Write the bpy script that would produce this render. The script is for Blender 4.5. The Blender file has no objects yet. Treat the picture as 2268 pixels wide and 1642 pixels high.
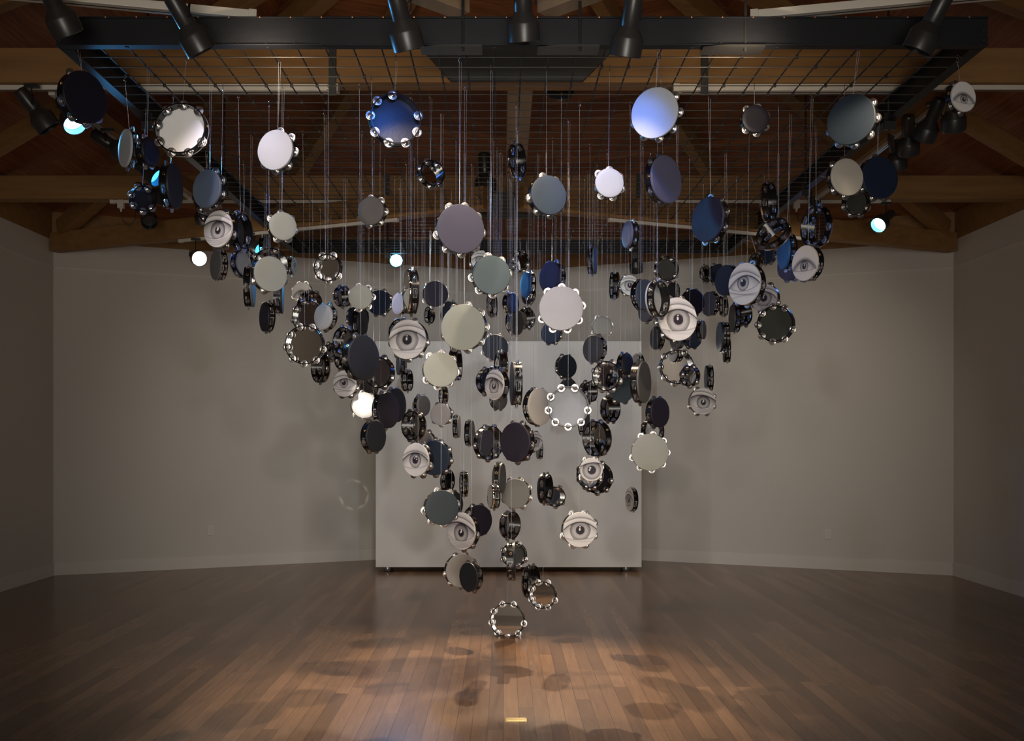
import bpy, bmesh, math, random
import numpy as np
from mathutils import Vector, Matrix, Euler
random.seed(7)
C = bpy.context.scene.collection
F = 2324.0; CX = 1115.0; HY = 970.0; H = 1.5        # focal length in pixels, vanishing point, eye height
GZ = 3.53; GY0 = 5.42; GY1 = 11.52; GX = 2.44       # wire grid: height, near and far edge, half width
def at(px, py, d): return Vector(((px-CX)*d/F, d, H+(HY-py)*d/F))
# ---------------------------------------------------------------- materials
def srgb(r,g,b):
    f=lambda c:(c/255/12.92) if c/255<=.04045 else ((c/255+.055)/1.055)**2.4
    return (f(r),f(g),f(b))
def mat(name, col, rough=.5, metal=0, spec=.5, coat=0, emit=None, es=0):
    m=bpy.data.materials.new(name); m.use_nodes=True; b=m.node_tree.nodes['Principled BSDF']
    b.inputs['Base Color'].default_value=(*col,1); b.inputs['Roughness'].default_value=rough
    b.inputs['Metallic'].default_value=metal; b.inputs['Specular IOR Level'].default_value=spec
    b.inputs['Coat Weight'].default_value=coat
    if emit: b.inputs['Emission Color'].default_value=(*emit,1); b.inputs['Emission Strength'].default_value=es
    return m
def nd(m,t,**k):
    n=m.node_tree.nodes.new(t)
    for a,v in k.items(): setattr(n,a,v)
    return n
def lk(m,a,b): m.node_tree.links.new(a,b)
def mottle(m, col, amt=.12, scale=9, bump=0, bscale=60, stretch=(1,1,1)):
    b=m.node_tree.nodes['Principled BSDF']
    tc=nd(m,'ShaderNodeTexCoord'); mp=nd(m,'ShaderNodeMapping'); mp.inputs['Scale'].default_value=stretch
    no=nd(m,'ShaderNodeTexNoise'); no.inputs['Scale'].default_value=scale; no.inputs['Detail'].default_value=6
    lk(m,tc.outputs['Object'],mp.inputs['Vector']); lk(m,mp.outputs[0],no.inputs['Vector'])
    mx=nd(m,'ShaderNodeMix',data_type='RGBA')
    mx.inputs[6].default_value=(*[c*(1-amt) for c in col],1); mx.inputs[7].default_value=(*[min(1,c*(1+amt)) for c in col],1)
    lk(m,no.outputs['Fac'],mx.inputs[0]); lk(m,mx.outputs[2],b.inputs['Base Color'])
    if bump:
        n2=nd(m,'ShaderNodeTexNoise'); n2.inputs['Scale'].default_value=bscale; n2.inputs['Detail'].default_value=5
        lk(m,mp.outputs[0],n2.inputs['Vector'])
        bp=nd(m,'ShaderNodeBump'); bp.inputs['Strength'].default_value=bump; bp.inputs['Distance'].default_value=.004
        lk(m,n2.outputs['Fac'],bp.inputs['Height']); lk(m,bp.outputs[0],b.inputs['Normal'])
    return m
def tinted(name,col,rough=.5,spec=.4,**k):
    return mottle(mat(name,col,rough,0,spec),col,**k)
M={}
M['frame']=mat('black_lacquer',(.006,.0055,.006),.26,0,.32,.12)
M['jingle']=mat('nickel',(.70,.67,.64),.28,1)
M['brass']=mat('brass',(.80,.58,.25),.25,1)
M['steelrod']=mat('rod_steel',(.10,.095,.09),.38,.8)
M['darkrod']=mat('dark_rod',(.022,.020,.018),.5,.3)
M['line']=mat('nylon',(.62,.64,.70),.22,0,.8)
M['hook']=mat('zinc',(.85,.85,.86),.2,1)
HEADS={'white':((.37,.385,.40),.5),'bright':((.82,.81,.80),.5),'glare':((.88,.87,.85),.5),'cream':((.45,.42,.36),.55),'cream2':((.36,.34,.30),.55),  # the light on many white skins, dim and coloured, is put into these colours
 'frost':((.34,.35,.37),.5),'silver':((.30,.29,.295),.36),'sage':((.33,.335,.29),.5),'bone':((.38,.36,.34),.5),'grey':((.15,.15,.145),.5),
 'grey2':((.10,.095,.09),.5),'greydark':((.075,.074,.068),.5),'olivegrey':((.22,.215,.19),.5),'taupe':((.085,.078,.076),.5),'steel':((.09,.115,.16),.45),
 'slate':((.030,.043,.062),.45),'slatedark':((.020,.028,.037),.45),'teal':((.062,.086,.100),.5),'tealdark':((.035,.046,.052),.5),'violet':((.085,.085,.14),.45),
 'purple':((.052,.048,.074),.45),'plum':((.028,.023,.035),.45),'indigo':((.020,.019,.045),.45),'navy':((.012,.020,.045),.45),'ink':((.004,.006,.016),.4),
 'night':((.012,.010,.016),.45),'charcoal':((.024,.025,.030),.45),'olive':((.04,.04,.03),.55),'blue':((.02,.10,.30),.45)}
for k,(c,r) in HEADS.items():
    M['h_'+k]=mottle(mat('skin_as_lit_'+k,c,r,0,.35),c,amt=.09,scale=7,bump=.10,bscale=45)
M['h_mirror']=mat('mirror',(.80,.80,.79),.015,1)
# ---------------------------------------------------------------- mesh helpers
def link(name, me, parent=None, m=None):
    o=bpy.data.objects.new(name, me); C.objects.link(o)
    if parent: o.parent=parent
    if m and me is not None and not me.materials: me.materials.append(m)
    return o
def mesh(name, v, f, smooth=False, m=None):
    me=bpy.data.meshes.new(name); me.from_pydata([tuple(p) for p in v],[],f); me.validate(); me.update()
    if smooth:
        for p in me.polygons: p.use_smooth=True
    if m: me.materials.append(m)
    return me
class MB:
    def __init__(s): s.v=[]; s.f=[]
    def box(s,c,h,R=None):
        c=Vector(c); n=len(s.v)
        for x in(-1,1):
            for y in(-1,1):
                for z in(-1,1):
                    p=Vector((x*h[0],y*h[1],z*h[2]))
                    if R is not None: p=R@p
                    s.v.append(c+p)
        for q in((0,1,3,2),(4,6,7,5),(0,4,5,1),(2,3,7,6),(0,2,6,4),(1,5,7,3)): s.f.append([n+i for i in q])
        return s
    def bar(s,a,b,w,h):          # box from a to b, w across, h vertical
        a=Vector(a);b=Vector(b);d=b-a;L=d.length;d.normalize()
        up=Vector((0,0,1)) if abs(d.z)<.95 else Vector((0,1,0))
        x=d.cross(up).normalized(); z=x.cross(d).normalized()
        R=Matrix((x,d,z)).transposed()
        return s.box((a+b)/2,(w/2,L/2,h/2),R)
    def tube(s,pts,r,seg=8,cap=True):
        pts=[Vector(p) for p in pts]; n0=len(s.v); rs=r if isinstance(r,(list,tuple)) else [r]*len(pts)
        for i,p in enumerate(pts):
            d=(pts[min(i+1,len(pts)-1)]-pts[max(i-1,0)]).normalized()
            up=Vector((0,0,1)) if abs(d.z)<.9 else Vector((0,1,0))
            x=d.cross(up).normalized(); y=x.cross(d)
            for k in range(seg):
                a=2*math.pi*k/seg; s.v.append(p+(x*math.cos(a)+y*math.sin(a))*rs[i])
        for i in range(len(pts)-1):
            for k in range(seg):
                a=n0+i*seg+k;b=n0+i*seg+(k+1)%seg; s.f.append([a,b,b+seg,a+seg])
        if cap:
            s.f.append([n0+k for k in range(seg)][::-1]); e=n0+(len(pts)-1)*seg; s.f.append([e+k for k in range(seg)])
        return s
    def lathe(s,prof,seg=24,M4=None,closed=False):
        n0=len(s.v)
        for r,z in prof:
            for k in range(seg):
                a=2*math.pi*k/seg; p=Vector((r*math.cos(a),r*math.sin(a),z)); s.v.append(M4@p if M4 else p)
        n=len(prof)
        for i in range(n if closed else n-1):
            j=(i+1)%n
            for k in range(seg):
                k2=(k+1)%seg; s.f.append([n0+i*seg+k,n0+i*seg+k2,n0+j*seg+k2,n0+j*seg+k])
        return s
    def prism(s,pts,y0,y1):      # polygon in XZ extruded along Y
        n0=len(s.v); n=len(pts)
        for y in(y0,y1):
            for x,z in pts: s.v.append(Vector((x,y,z)))
        s.f.append(list(range(n0,n0+n))); s.f.append(list(range(n0+n,n0+2*n))[::-1])
        for i in range(n):
            j=(i+1)%n; s.f.append([n0+i,n0+n+i,n0+n+j,n0+j])
        return s
    def build(s,name,m,parent=None,smooth=False,bevel=0):
        me=mesh(name,s.v,s.f,smooth,m); bm=bmesh.new(); bm.from_mesh(me); bmesh.ops.recalc_face_normals(bm,faces=bm.faces); bm.to_mesh(me); bm.free()
        if smooth: me.set_sharp_from_angle(angle=math.radians(40))
        o=link(name,me,parent)
        if bevel:
            md=o.modifiers.new('Bevel','BEVEL'); md.width=bevel; md.segments=2; md.limit_method='ANGLE'
        return o
def empty(name,loc=(0,0,0)):
    o=bpy.data.objects.new(name,None); o.empty_display_size=.05; C.objects.link(o); o.location=loc; return o
def tag(o,label,cat,group=None,kind=None):
    if label: o['label']=label
    if cat: o['category']=cat
    if group: o['group']=group
    if kind: o['kind']=kind
    return o
def struct(o,label=None): o['kind']='structure'; o['category']=''; del o['category']; return (o.__setitem__('label',label) or o) if label else o
# ---------------------------------------------------------------- setting
def wallmat(name,c):
    m=mat(name,c,.75,0,.25); return mottle(m,c,amt=.035,scale=.9,bump=.08,bscale=30)
M['wall']=wallmat('plaster',(.60,.565,.51))
M['panelm']=wallmat('panel_paint',(.66,.64,.60))
M['trim']=wallmat('trim_paint',(.66,.625,.57))
def planks(name, c1, c2, L, Wd, rough, grain=.25, coords='Object', gap=(.35,.3,.3), rotate=True, spec=.5):
    m=mat(name,c1,rough,0,spec); b=m.node_tree.nodes['Principled BSDF']
    tc=nd(m,'ShaderNodeTexCoord'); sp=nd(m,'ShaderNodeSeparateXYZ'); lk(m,tc.outputs[coords],sp.inputs[0])
    # plank index across, random per plank
    src=sp.outputs['X'] if rotate else sp.outputs['Y']; lon=sp.outputs['Y'] if rotate else sp.outputs['X']
    dv=nd(m,'ShaderNodeMath',operation='DIVIDE'); lk(m,src,dv.inputs[0]); dv.inputs[1].default_value=Wd
    fl=nd(m,'ShaderNodeMath',operation='FLOOR'); lk(m,dv.outputs[0],fl.inputs[0])
    fr=nd(m,'ShaderNodeMath',operation='FRACT'); lk(m,dv.outputs[0],fr.inputs[0])
    wn=nd(m,'ShaderNodeTexWhiteNoise',noise_dimensions='1D'); lk(m,fl.outputs[0],wn.inputs['W'])
    ml=nd(m,'ShaderNodeMath',operation='MULTIPLY_ADD'); lk(m,wn.outputs['Value'],ml.inputs[0]); ml.inputs[1].default_value=17.3
    dl=nd(m,'ShaderNodeMath',operation='DIVIDE'); lk(m,lon,dl.inputs[0]); dl.inputs[1].default_value=L; lk(m,dl.outputs[0],ml.inputs[2])
    fl2=nd(m,'ShaderNodeMath',operation='FLOOR'); lk(m,ml.outputs[0],fl2.inputs[0]); fr2=nd(m,'ShaderNodeMath',operation='FRACT'); lk(m,ml.outputs[0],fr2.inputs[0])
    cb=nd(m,'ShaderNodeCombineXYZ'); lk(m,fl.outputs[0],cb.inputs[0]); lk(m,fl2.outputs[0],cb.inputs[1])
    w2=nd(m,'ShaderNodeTexWhiteNoise',noise_dimensions='2D'); lk(m,cb.outputs[0],w2.inputs['Vector'])
    mix=nd(m,'ShaderNodeMix',data_type='RGBA'); mix.inputs[6].default_value=(*c1,1); mix.inputs[7].default_value=(*c2,1); lk(m,w2.outputs['Value'],mix.inputs[0])
    # grain
    mp=nd(m,'ShaderNodeMapping'); mp.inputs['Scale'].default_value=(34,2.2,34) if rotate else (2.2,34,34); lk(m,tc.outputs[coords],mp.inputs[0])
    ad=nd(m,'ShaderNodeVectorMath',operation='ADD'); lk(m,mp.outputs[0],ad.inputs[0]); lk(m,w2.outputs['Color'],ad.inputs[1])
    no=nd(m,'ShaderNodeTexNoise'); no.inputs['Scale'].default_value=1.3; no.inputs['Detail'].default_value=7; no.inputs['Distortion'].default_value=.6; lk(m,ad.outputs[0],no.inputs['Vector'])
    mr=nd(m,'ShaderNodeMapRange'); mr.inputs[1].default_value=.25; mr.inputs[2].default_value=.75; mr.inputs[3].default_value=1-grain; mr.inputs[4].default_value=1+grain; lk(m,no.outputs['Fac'],mr.inputs[0])
    mu=nd(m,'ShaderNodeVectorMath',operation='SCALE'); lk(m,mix.outputs[2],mu.inputs[0]); lk(m,mr.outputs[0],mu.inputs['Scale'])
    # gaps
    g1=nd(m,'ShaderNodeMath',operation='COMPARE'); lk(m,fr.outputs[0],g1.inputs[0]); g1.inputs[1].default_value=0; g1.inputs[2].default_value=.0022/Wd
    g2=nd(m,'ShaderNodeMath',operation='COMPARE'); lk(m,fr2.outputs[0],g2.inputs[0]); g2.inputs[1].default_value=0; g2.inputs[2].default_value=.0012/L
    mxx=nd(m,'ShaderNodeMath',operation='MAXIMUM'); lk(m,g1.outputs[0],mxx.inputs[0]); lk(m,g2.outputs[0],mxx.inputs[1])
    m3=nd(m,'ShaderNodeMix',data_type='RGBA',blend_type='MULTIPLY'); lk(m,mxx.outputs[0],m3.inputs[0]); lk(m,mu.outputs[0],m3.inputs[6]); m3.inputs[7].default_value=(*gap,1)
    lk(m,m3.outputs[2],b.inputs['Base Color'])
    return m
M['floor']=planks('strip_floor',(.145,.076,.040),(.26,.145,.080),1.7,.0826,.24,.16,gap=(.25,.2,.18))
M['deck']=planks('roof_deck',(.19,.062,.026),(.31,.115,.042),3.1,.14,.6,.35,coords='UV',gap=(.12,.1,.1),rotate=False,spec=.3)
M['beam']=mottle(mat('beam_wood',(.27,.145,.052),.6,0,.3),(.27,.145,.052),amt=.4,scale=3,stretch=(.5,6,6),bump=.1,bscale=20)
M['beamlight']=mottle(mat('beam_pale_wood',(.33,.23,.14),.6,0,.3),(.33,.23,.14),amt=.25,scale=3,stretch=(6,.6,6))
M['plate']=mottle(mat('painted_steel',(.045,.047,.045),.55,.2,.4),(.045,.047,.045),amt=.2,scale=5)
M['whitemetal']=mat('white_enamel',(.62,.58,.50),.4,0,.4)
M['blackmetal']=mat('black_enamel',(.022,.021,.020),.36,.0,.5)
M['blacksteel']=mottle(mat('blackened_steel',(.010,.011,.014),.55,.15,.35),(.010,.011,.014),amt=.3,scale=6,stretch=(1,4,4),bump=.1,bscale=40)
WX=4.9; CD=11.42; BD=13.6; RY=-2.6; WT=3.65
fl=MB(); fl.v=[Vector(p) for p in((-WX-.1,RY-.1,0),(WX+.1,RY-.1,0),(WX+.1,CD+.1,0),(0,BD+.1,0),(-WX-.1,CD+.1,0))]; fl.f=[[0,1,2,3,4]]
fl.v+= [v-Vector((0,0,.1)) for v in fl.v[:5]]; fl.f+=[[9,8,7,6,5]]+[[i,(i+1)%5,(i+1)%5+5,i+5][::-1] for i in range(5)]
struct(fl.build('floor',M['floor']))
def wall(name,a,b,n):            # a,b: floor line ends (x,y); n: outward normal
    a=Vector((*a,0));b=Vector((*b,0));n=Vector((*n,0)).normalized(); mid=(a+b)/2; d=(b-a); L=d.length; d.normalize()
    R=Matrix((d,n,Vector((0,0,1)))).transposed()
    w=MB().box(mid+n*.06+Vector((0,0,WT/2)),(L/2+.04,.06,WT/2),R); struct(w.build('wall_'+name,M['wall']))
    t=MB().box(mid-n*.007+Vector((0,0,.07)),(L/2-.0,.009,.07),R); t.box(mid-n*.010+Vector((0,0,.1405)),(L/2,.004,.0015),R)
    struct(t.build('baseboard_'+name,M['trim'],bevel=.002))
    return w,mid,d,n,L,R
ws=[wall('left',(-WX,RY),(-WX,CD),(-1,0)),wall('right',(WX,RY),(WX,CD),(1,0)),
    wall('back_left',(-WX,CD),(0,BD),(-(BD-CD),WX)),wall('back_right',(WX,CD),(0,BD),((BD-CD),WX)),
    wall('rear_left',(-WX,RY),(-1.35,RY),(0,-1)),wall('rear_right',(1.35,RY),(WX,RY),(0,-1))]
struct(MB().box((0,RY-.06,(2.5+WT)/2),(1.35,.06,(WT-2.5)/2)).build('wall_rear_header',M['wall']))  # spans an invented rear opening, added for the fill light
for i,(w,mid,d,n,L,R) in enumerate(ws[:4]):
    t=MB().box(mid-n*.004+Vector((0,0,3.35)),(L/2,.006,.011),R); struct(t.build('trim_%d'%(i+1),M['trim']))
# roof: boarded hip over the room
apex=Vector((0,6.8,5.6)); base=[Vector((p[0]*1.16,6.8+(p[1]-6.8)*1.16,WT)) for p in((-WX,RY),(WX,RY),(WX,CD),(0,BD),(-WX,CD))]
me=bpy.data.meshes.new('ceiling'); vv=[];ff=[];uv=[]
for i in range(5):
    a=base[i];b=base[(i+1)%5]; n0=len(vv); a2=a+(a-Vector((0,6.8,WT)))*.02;b2=b+(b-Vector((0,6.8,WT)))*.02
    e=(b2-a2).normalized(); s=(apex-a2)-e*((apex-a2).dot(e)); s.normalize()
    vv+=[a2,b2,apex]; ff.append([n0,n0+2,n0+1])
    up=Vector((0,0,.12)); vv+=[a2+up,b2+up,apex+up]; ff.append([n0+3,n0+4,n0+5]); ff.append([n0,n0+1,n0+4,n0+3])
    for q in (a2,b2,apex)*2: uv.append(((q-a2).dot(e)+i*3.7,(q-a2).dot(s)))
me.from_pydata([tuple(p) for p in vv],[],ff); l=me.uv_layers.new(name='UVMap')
for lp in me.loops: l.data[lp.index].uv=uv[lp.vertex_index]
me.materials.append(M['deck']); struct(link('ceiling',me))
tn=[5]
def beam(a,b,w,h,m='beam',z=None):
    o=MB().bar(a,b,w,h).build('trim_%d'%tn[0],M[m],bevel=.004); tn[0]+=1; return struct(o)
for yy in (6.72,9.95,3.45):                       # cross beams, underside at 3.75
    beam((-WX,yy,3.86),(WX,yy,3.86),.16,.22)
for sx in(-1,1):
    beam((sx*4.86,11.36,3.61),(sx*.15,9.25,3.61),.14,.2)         # diagonal beam from the corner
    beam((sx*4.75,11.3,3.75),(sx*.1,7.0,5.45),.13,.18)           # hip rafter
    beam((sx*2.9,12.2,3.78),(sx*.1,7.2,5.40),.11,.16)
    beam((sx*4.85,6.8,3.78),(sx*.15,6.8,5.50),.11,.16)
    beam((sx*4.8,9.1,3.78),(sx*.15,7.1,5.42),.09,.14)
    beam((sx*.22,5.62,3.83),(sx*1.5,4.4,3.83),.12,.14,'beamlight')
beam((.11,6.8,3.87),(.11,9.87,3.87),.17,.16,'beamlight')
beam((.11,10.03,3.87),(.11,11.6,3.87),.17,.16,'beamlight')
for sx in(-1,1):
    beam((sx*(WX+.04),CD+.03,WT+.16),(0,BD+.04,WT+.16),.13,.32); beam((sx*(WX+.06),RY,WT+.16),(sx*(WX+.06),CD,WT+.16),.12,.32)
beam((-WX,RY-.06,WT+.16),(WX,RY-.06,WT+.16),.12,.32)
beam((-2.6,11.9,3.70),(2.6,11.9,3.70),.10,.14)
# outlets
for name,(px,py),sx,lab in (('outlet',(466,1175),-1,"white wall outlet low on the left back wall"),('outlet',(1834,1183),1,"white wall outlet low on the right back wall")):
    # intersect the sight line with the back wall
    k=(BD-CD)/WX; t=(px-CX)/F; d=BD/(1+k*abs(t)); p=at(px,py,d); n=Vector((sx*(BD-CD),WX,0)).normalized(); dd=Vector((n.y,-n.x,0)); R=Matrix((dd,n,Vector((0,0,1)))).transposed()
    e=empty(name,p-n*.001); tag(e,lab,'outlet','wall outlets'); e.rotation_euler=R.to_euler()
    MB().box((0,-.004,0),(.036,.004,.058)).build('cover_plate',M['trim'],e,bevel=.002)
    for z in(-.02,.02): MB().box((0,-.0085,z),(.014,.001,.013)).build('socket',M['whitemetal'],e,bevel=.0008)
# floor box
e=empty('floor_outlet',(at(1143,1596,5.57).x,5.57,0)); tag(e,"flat brass floor outlet plate in the foreground boards",'floor outlet')
MB().box((0,0,.002),(.057,.036,.002)).build('cover_plate',mat('aged_brass',(.38,.30,.14),.35,.9),e,bevel=.001)
MB().box((0,-.012,.0048),(.045,.004,.0008)).build('hinge',M['brass'],e)
for x in(-.05,.05): MB().lathe([(0.0001,.0062),(.003,.0055),(.004,.004)],10,Matrix.Translation((x,0.025,0))).build('screw',M['brass'],e)
# movable wall panel
pd=11.70; x0=(832-CX)*pd/F; x1=(1421-CX)*pd/F; zb=H-(1257-HY)*pd/F; zt=H+(HY-756)*pd/F; th=.42
e=empty('movable_wall',((x0+x1)/2,pd+th/2,0)); tag(e,"freestanding off-white gallery wall on casters behind the tambourines",'partition')
w=(x1-x0)/2
MB().box((0,0,(zb+zt)/2),(w,th/2,(zt-zb)/2)).build('panel',M['panelm'],e,bevel=.003)
M['rubber']=mat('rubber',(.03,.03,.03),.5)
for sx,off in((-1,.13),(1,.17)):
    for sy in(-1,1):
        cx=sx*(w-off); cy=sy*(th/2-.06); cst=MB()
        cst.lathe([(.0001,-.012),(.034,-.012),(.036,-.008),(.036,.008),(.034,.012),(.0001,.012)],20,Matrix.Translation((cx,cy,.036))@Matrix.Rotation(math.pi/2,4,'X'))
        o=cst.build('caster',M['rubber'],e,True)
        MB().box((cx,cy-.017,.05),(.008,.003,.022)).box((cx,cy+.017,.05),(.008,.003,.022)).box((cx,cy,zb+.004),(.03,.03,.006)).build('fork',M['hook'],o)
# ---------------------------------------------------------------- ceiling tracks and steel plates
def track(a,b,label,wd=.036,hh=.03,caps=True,kind='lighting_track'):
    a=Vector(a);b=Vector(b); c=(a+b)/2; e=empty(kind,c); tag(e,label,'light track' if kind=='lighting_track' else 'light strip')
    MB().bar(a-c,b-c,wd,hh).build('rail',M['whitemetal'],e,bevel=.002)
    d=(b-a).normalized()
    MB().bar(a-c-Vector((0,0,hh/2+.001))+d*.02,b-c-Vector((0,0,hh/2+.001))-d*.02,.008,.002).build('slot',M['blackmetal'],e)
    for p,s in((a,-1),(b,1)):
        if caps: MB().bar(p-c,p-c+d*s*.04,wd*1.15,hh*1.15).build('end_cap',M['whitemetal'],e,bevel=.002)
    return e
UB=3.75
track((-4.85,6.70,UB-.016),(-2.42,6.70,UB-.016),"thin white lighting track at the upper left edge under the cross beam")
track((-2.34,6.70,UB-.022),(-1.09,6.70,UB-.022),"wide white ceiling strip seen through the left of the grid",.07,.042,kind='light_strip')
track((1.12,6.70,UB-.022),(2.55,6.70,UB-.022),"wide white ceiling strip seen through the right of the grid",.07,.042,kind='light_strip')
track((2.63,6.70,UB-.016),(4.85,6.70,UB-.016),"thin white lighting track at the upper right edge under the cross beam")
track((-3.68,9.93,UB-.016),(-.5,9.93,UB-.016),"long thin white lighting track on the left half of the rear cross beam")
track((1.05,9.93,UB-.016),(3.62,9.93,UB-.016),"long thin white lighting track on the right half of the rear cross beam")
for sx,lb in((-1,'left'),(1,'right')):
    track((sx*3.25,10.625,3.495),(sx*1.0,9.617,3.495),"white lighting track slanting along the %s diagonal rear beam"%lb)
    track((sx*1.34,5.52,UB-.03),(sx*2.55,5.22,UB-.03),"white ceiling strip cut off by the top edge, %s of centre"%lb,.07,.042,kind='light_strip')
    track((sx*2.92,6.82,UB-.016),(sx*2.92,9.75,UB-.016),"lighting track running back along the %s side of the frame"%lb)
track((-3.2,5.1,UB-.016),(3.2,5.1,UB-.016),"front lighting track above the steel frame carrying the foreground spotlights")
beam((-WX,5.1,3.81),(WX,5.1,3.81),.10,.12)
for sx in(-1,1): beam((sx*2.92,6.80,3.80),(sx*2.92,9.86,3.80),.10,.10)
def conn(px,py,d,label,side):
    p=at(px,py,d); e=empty('track_feed',p); tag(e,label,'electrical box')
    MB().box((0,0,.02),(.03,.022,.06)).build('box',M['whitemetal'],e,bevel=.003)
    MB().lathe([(.0001,-.075),(.009,-.075),(.009,-.05),(.014,-.05),(.014,-.04)],12).build('cable_gland',M['whitemetal'],e,True)
    pts=[Vector((0,0,-.07)),Vector((.02*side,0,-.16)),Vector((.08*side,0,-.21)),Vector((.13*side,0,-.15)),Vector((.14*side,0,.02)),Vector((.13*side,.01,.09))]
    MB().tube(pts,.004,6).build('cable',M['blackmetal'],e,True)
conn(268,452,9.93,"white track feed box under the left end of the rear cross track",1)
conn(1764,452,9.93,"white track feed box with a looped cable right of centre",1)
# steel gusset plates and strap hangers
def plate(name,d,bot,top,zb_,zt_,lab):
    e=tag(MB().prism([(bot[0],zb_),(bot[1],zb_),(top[1],zt_),(top[0],zt_)],d-.05,d).build(name,M['plate'],bevel=.003),lab,'steel plate'); return e
plate('gusset_plate',6.63,(-.33,.50),(-.58,.77),3.745,4.02,"big dark trapezoid steel plate on the front cross beam at the centre")
plate('gusset_plate',9.86,(-.36,.49),(-.52,.66),3.56,3.80,"dark steel plate on the rear cross beam, behind the purple tambourine")
for i,(x,d,lab) in enumerate(((-1.08,6.62,"dark strap hanger at the inner end of the left ceiling strip"),(1.27,6.62,"dark strap hanger at the inner end of the right ceiling strip"),
        (-1.09,9.85,"small dark strap on the rear cross beam, left of the midnight drum's column"),(1.27,9.85,"small dark strap on the rear cross beam, behind the violet grey tambourine"))):
    s=MB().box((x,d,3.82),(.022,.006,.16)); 
    for z in (3.73,3.79,3.92): s.lathe([(.0001,.006),(.007,.005),(.008,0)],8,Matrix.Translation((x,d-.006,z))@Matrix.Rotation(math.pi/2,4,'X'))
    tag(s.build('strap_hanger',M['plate'],bevel=.001),lab,'bracket','steel straps on the cross beams')
# ---------------------------------------------------------------- the steel frame with its wire grid
G=empty('hanging_steel_frame',(0,(GY0+GY1)/2,GZ)); tag(G,"black steel frame with a wire grid hung below the wooden roof",'steel frame')
gc=Vector((0,(GY0+GY1)/2,GZ)); fx0=(122-CX)*GY0/F; fx1=(2190-CX)*GY0/F; cxm=(fx0+fx1)/2
def channel(a,b,inw,name,bolts=None):       # C section: web + two flanges, a,b on lower outer edge, inw = inward horizontal
    a=Vector(a)-gc;b=Vector(b)-gc;inw=Vector(inw); up=Vector((0,0,1)); hgt=.148; w=.062;t=.007
    m=MB(); m.bar(a+inw*(t+.012)+up*hgt/2,b+inw*(t+.012)+up*hgt/2,t*2,hgt-.004)
    for z in(t/2,hgt-t/2): m.bar(a+inw*w/2+up*z,b+inw*w/2+up*z,w,t)
    o=m.build(name,M['blacksteel'],G,bevel=.0015)
    return o
fb=channel((fx0,GY0,GZ),(fx1,GY0,GZ),(0,1,0),'front_beam')
channel((fx0,GY1+.06,GZ),(fx1,GY1+.06,GZ),(0,-1,0),'back_beam')
channel((fx0,GY0+.07,GZ),(fx0,GY1,GZ),(1,0,0),'side_beam'); channel((fx1,GY0+.07,GZ),(fx1,GY1,GZ),(-1,0,0),'side_beam')
M['copper']=mat('copper_rivet',(.70,.32,.18),.35,.9)
for i in range(30):
    x=fx0+.10+i*(fx1-fx0-.2)/29
    MB().lathe([(.0001,.005),(.004,.004),(.0055,0)],8,Matrix.Translation(Vector((x,GY0+.001,GZ+.144))-gc)@Matrix.Rotation(math.pi/2,4,'X')).build('rivet',M['copper'],G,True)
for sx,x in((-1,fx0+.022),(1,fx1-.022)):
    for z in(.025,.075,.122):
        MB().lathe([(.0001,.009),(.009,.008),(.010,0),(.014,-.001),(.014,-.004)],6,Matrix.Translation(Vector((x,GY0+.012,GZ+z))-gc)@Matrix.Rotation(math.pi/2,4,'X')).build('bolt',M['blackmetal'],G)
gx0=fx0+.06; gx1=fx1-.06; nX=31; NY=39
xs=[gx0+ (i+1)*(gx1-gx0)/(nX+1) for i in range(nX)]; ys=[GY0+.0+ .0+ (i)*(.1524)+.035 for i in range(40)]
def rods(pts,r,name):
    m=MB()
    for a,b in pts: m.tube([a-gc,b-gc],r,6)
    m.build(name,M['steelrod'],G,True)
sag=lambda x,y:0
rz=GZ+.006
# wire panels, each welded from its own cross and long wires
cuts=[0,13,26,40]
for k in range(3):
    c0,c1=cuts[k],cuts[k+1]
    y0=ys[c0]-.03; y1=(ys[c1]-.01) if c1<40 else ys[-1]+.06
    pts=[(Vector((x,y0,rz+.006)),Vector((x,y1+.0,rz+.006))) for x in xs]
    m=MB(); kn=MB()
    for a,b in pts: m.tube([a-gc,b-gc],.0046,6)
    cr=MB()
    for j in range(c0,c1): cr.tube([Vector((gx0-.03,ys[j],rz-.001))-gc,Vector((gx1+.03,ys[j],rz-.001))-gc],.0032,6)
    for j in range(c0,c1):
        for i in range(nX):
            if random.random()<.28: m.box(Vector((xs[i]+.003,ys[j],rz+.001))-gc,(.0075,.006,.009))
    m.build('long_wires',M['darkrod'],G,True); cr.build('cross_wires',M['steelrod'],G,True)
for (px,py,d) in ((282,240,0),(1025,0,1),(1285,0,1),(1652,0,1),(2012,240,0),(553,0,2),(1405,0,3),(858,0,3),(1690,0,2)):
    if d==0: y=6.75; x=fx0+.03 if px<1000 else fx1-.03
    elif d==1: y=5.30+.13; x=(px-CX)*5.42/F
    elif d==2: y=8.6; x=fx0+.03 if px<1000 else fx1-.03
    else: y=11.55; x=(px-CX)*11.5/F
    q=Vector((x,y,GZ))-gc; topz=1.3 if d in(1,2) else .85
    MB().tube([q+Vector((0,0,-.03)),q+Vector((0,0,topz))],.008,8).build('hanger_rod',M['blackmetal'],G,True)
    if d==1: MB().prism([(-.22,-.012),(.10,-.012),(.10,0),(-.10,0)],-.02,.10).build('hanger_bracket',M['blackmetal'],G).location=q
    else: MB().box((0,0,.0),(.035,.012,.055)).lathe([(.0001,-.07),(.01,-.07),(.01,-.05)],6).build('hanger_bracket',M['blackmetal'],G,bevel=.002).location=q+Vector((0,-.02,0))
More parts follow.
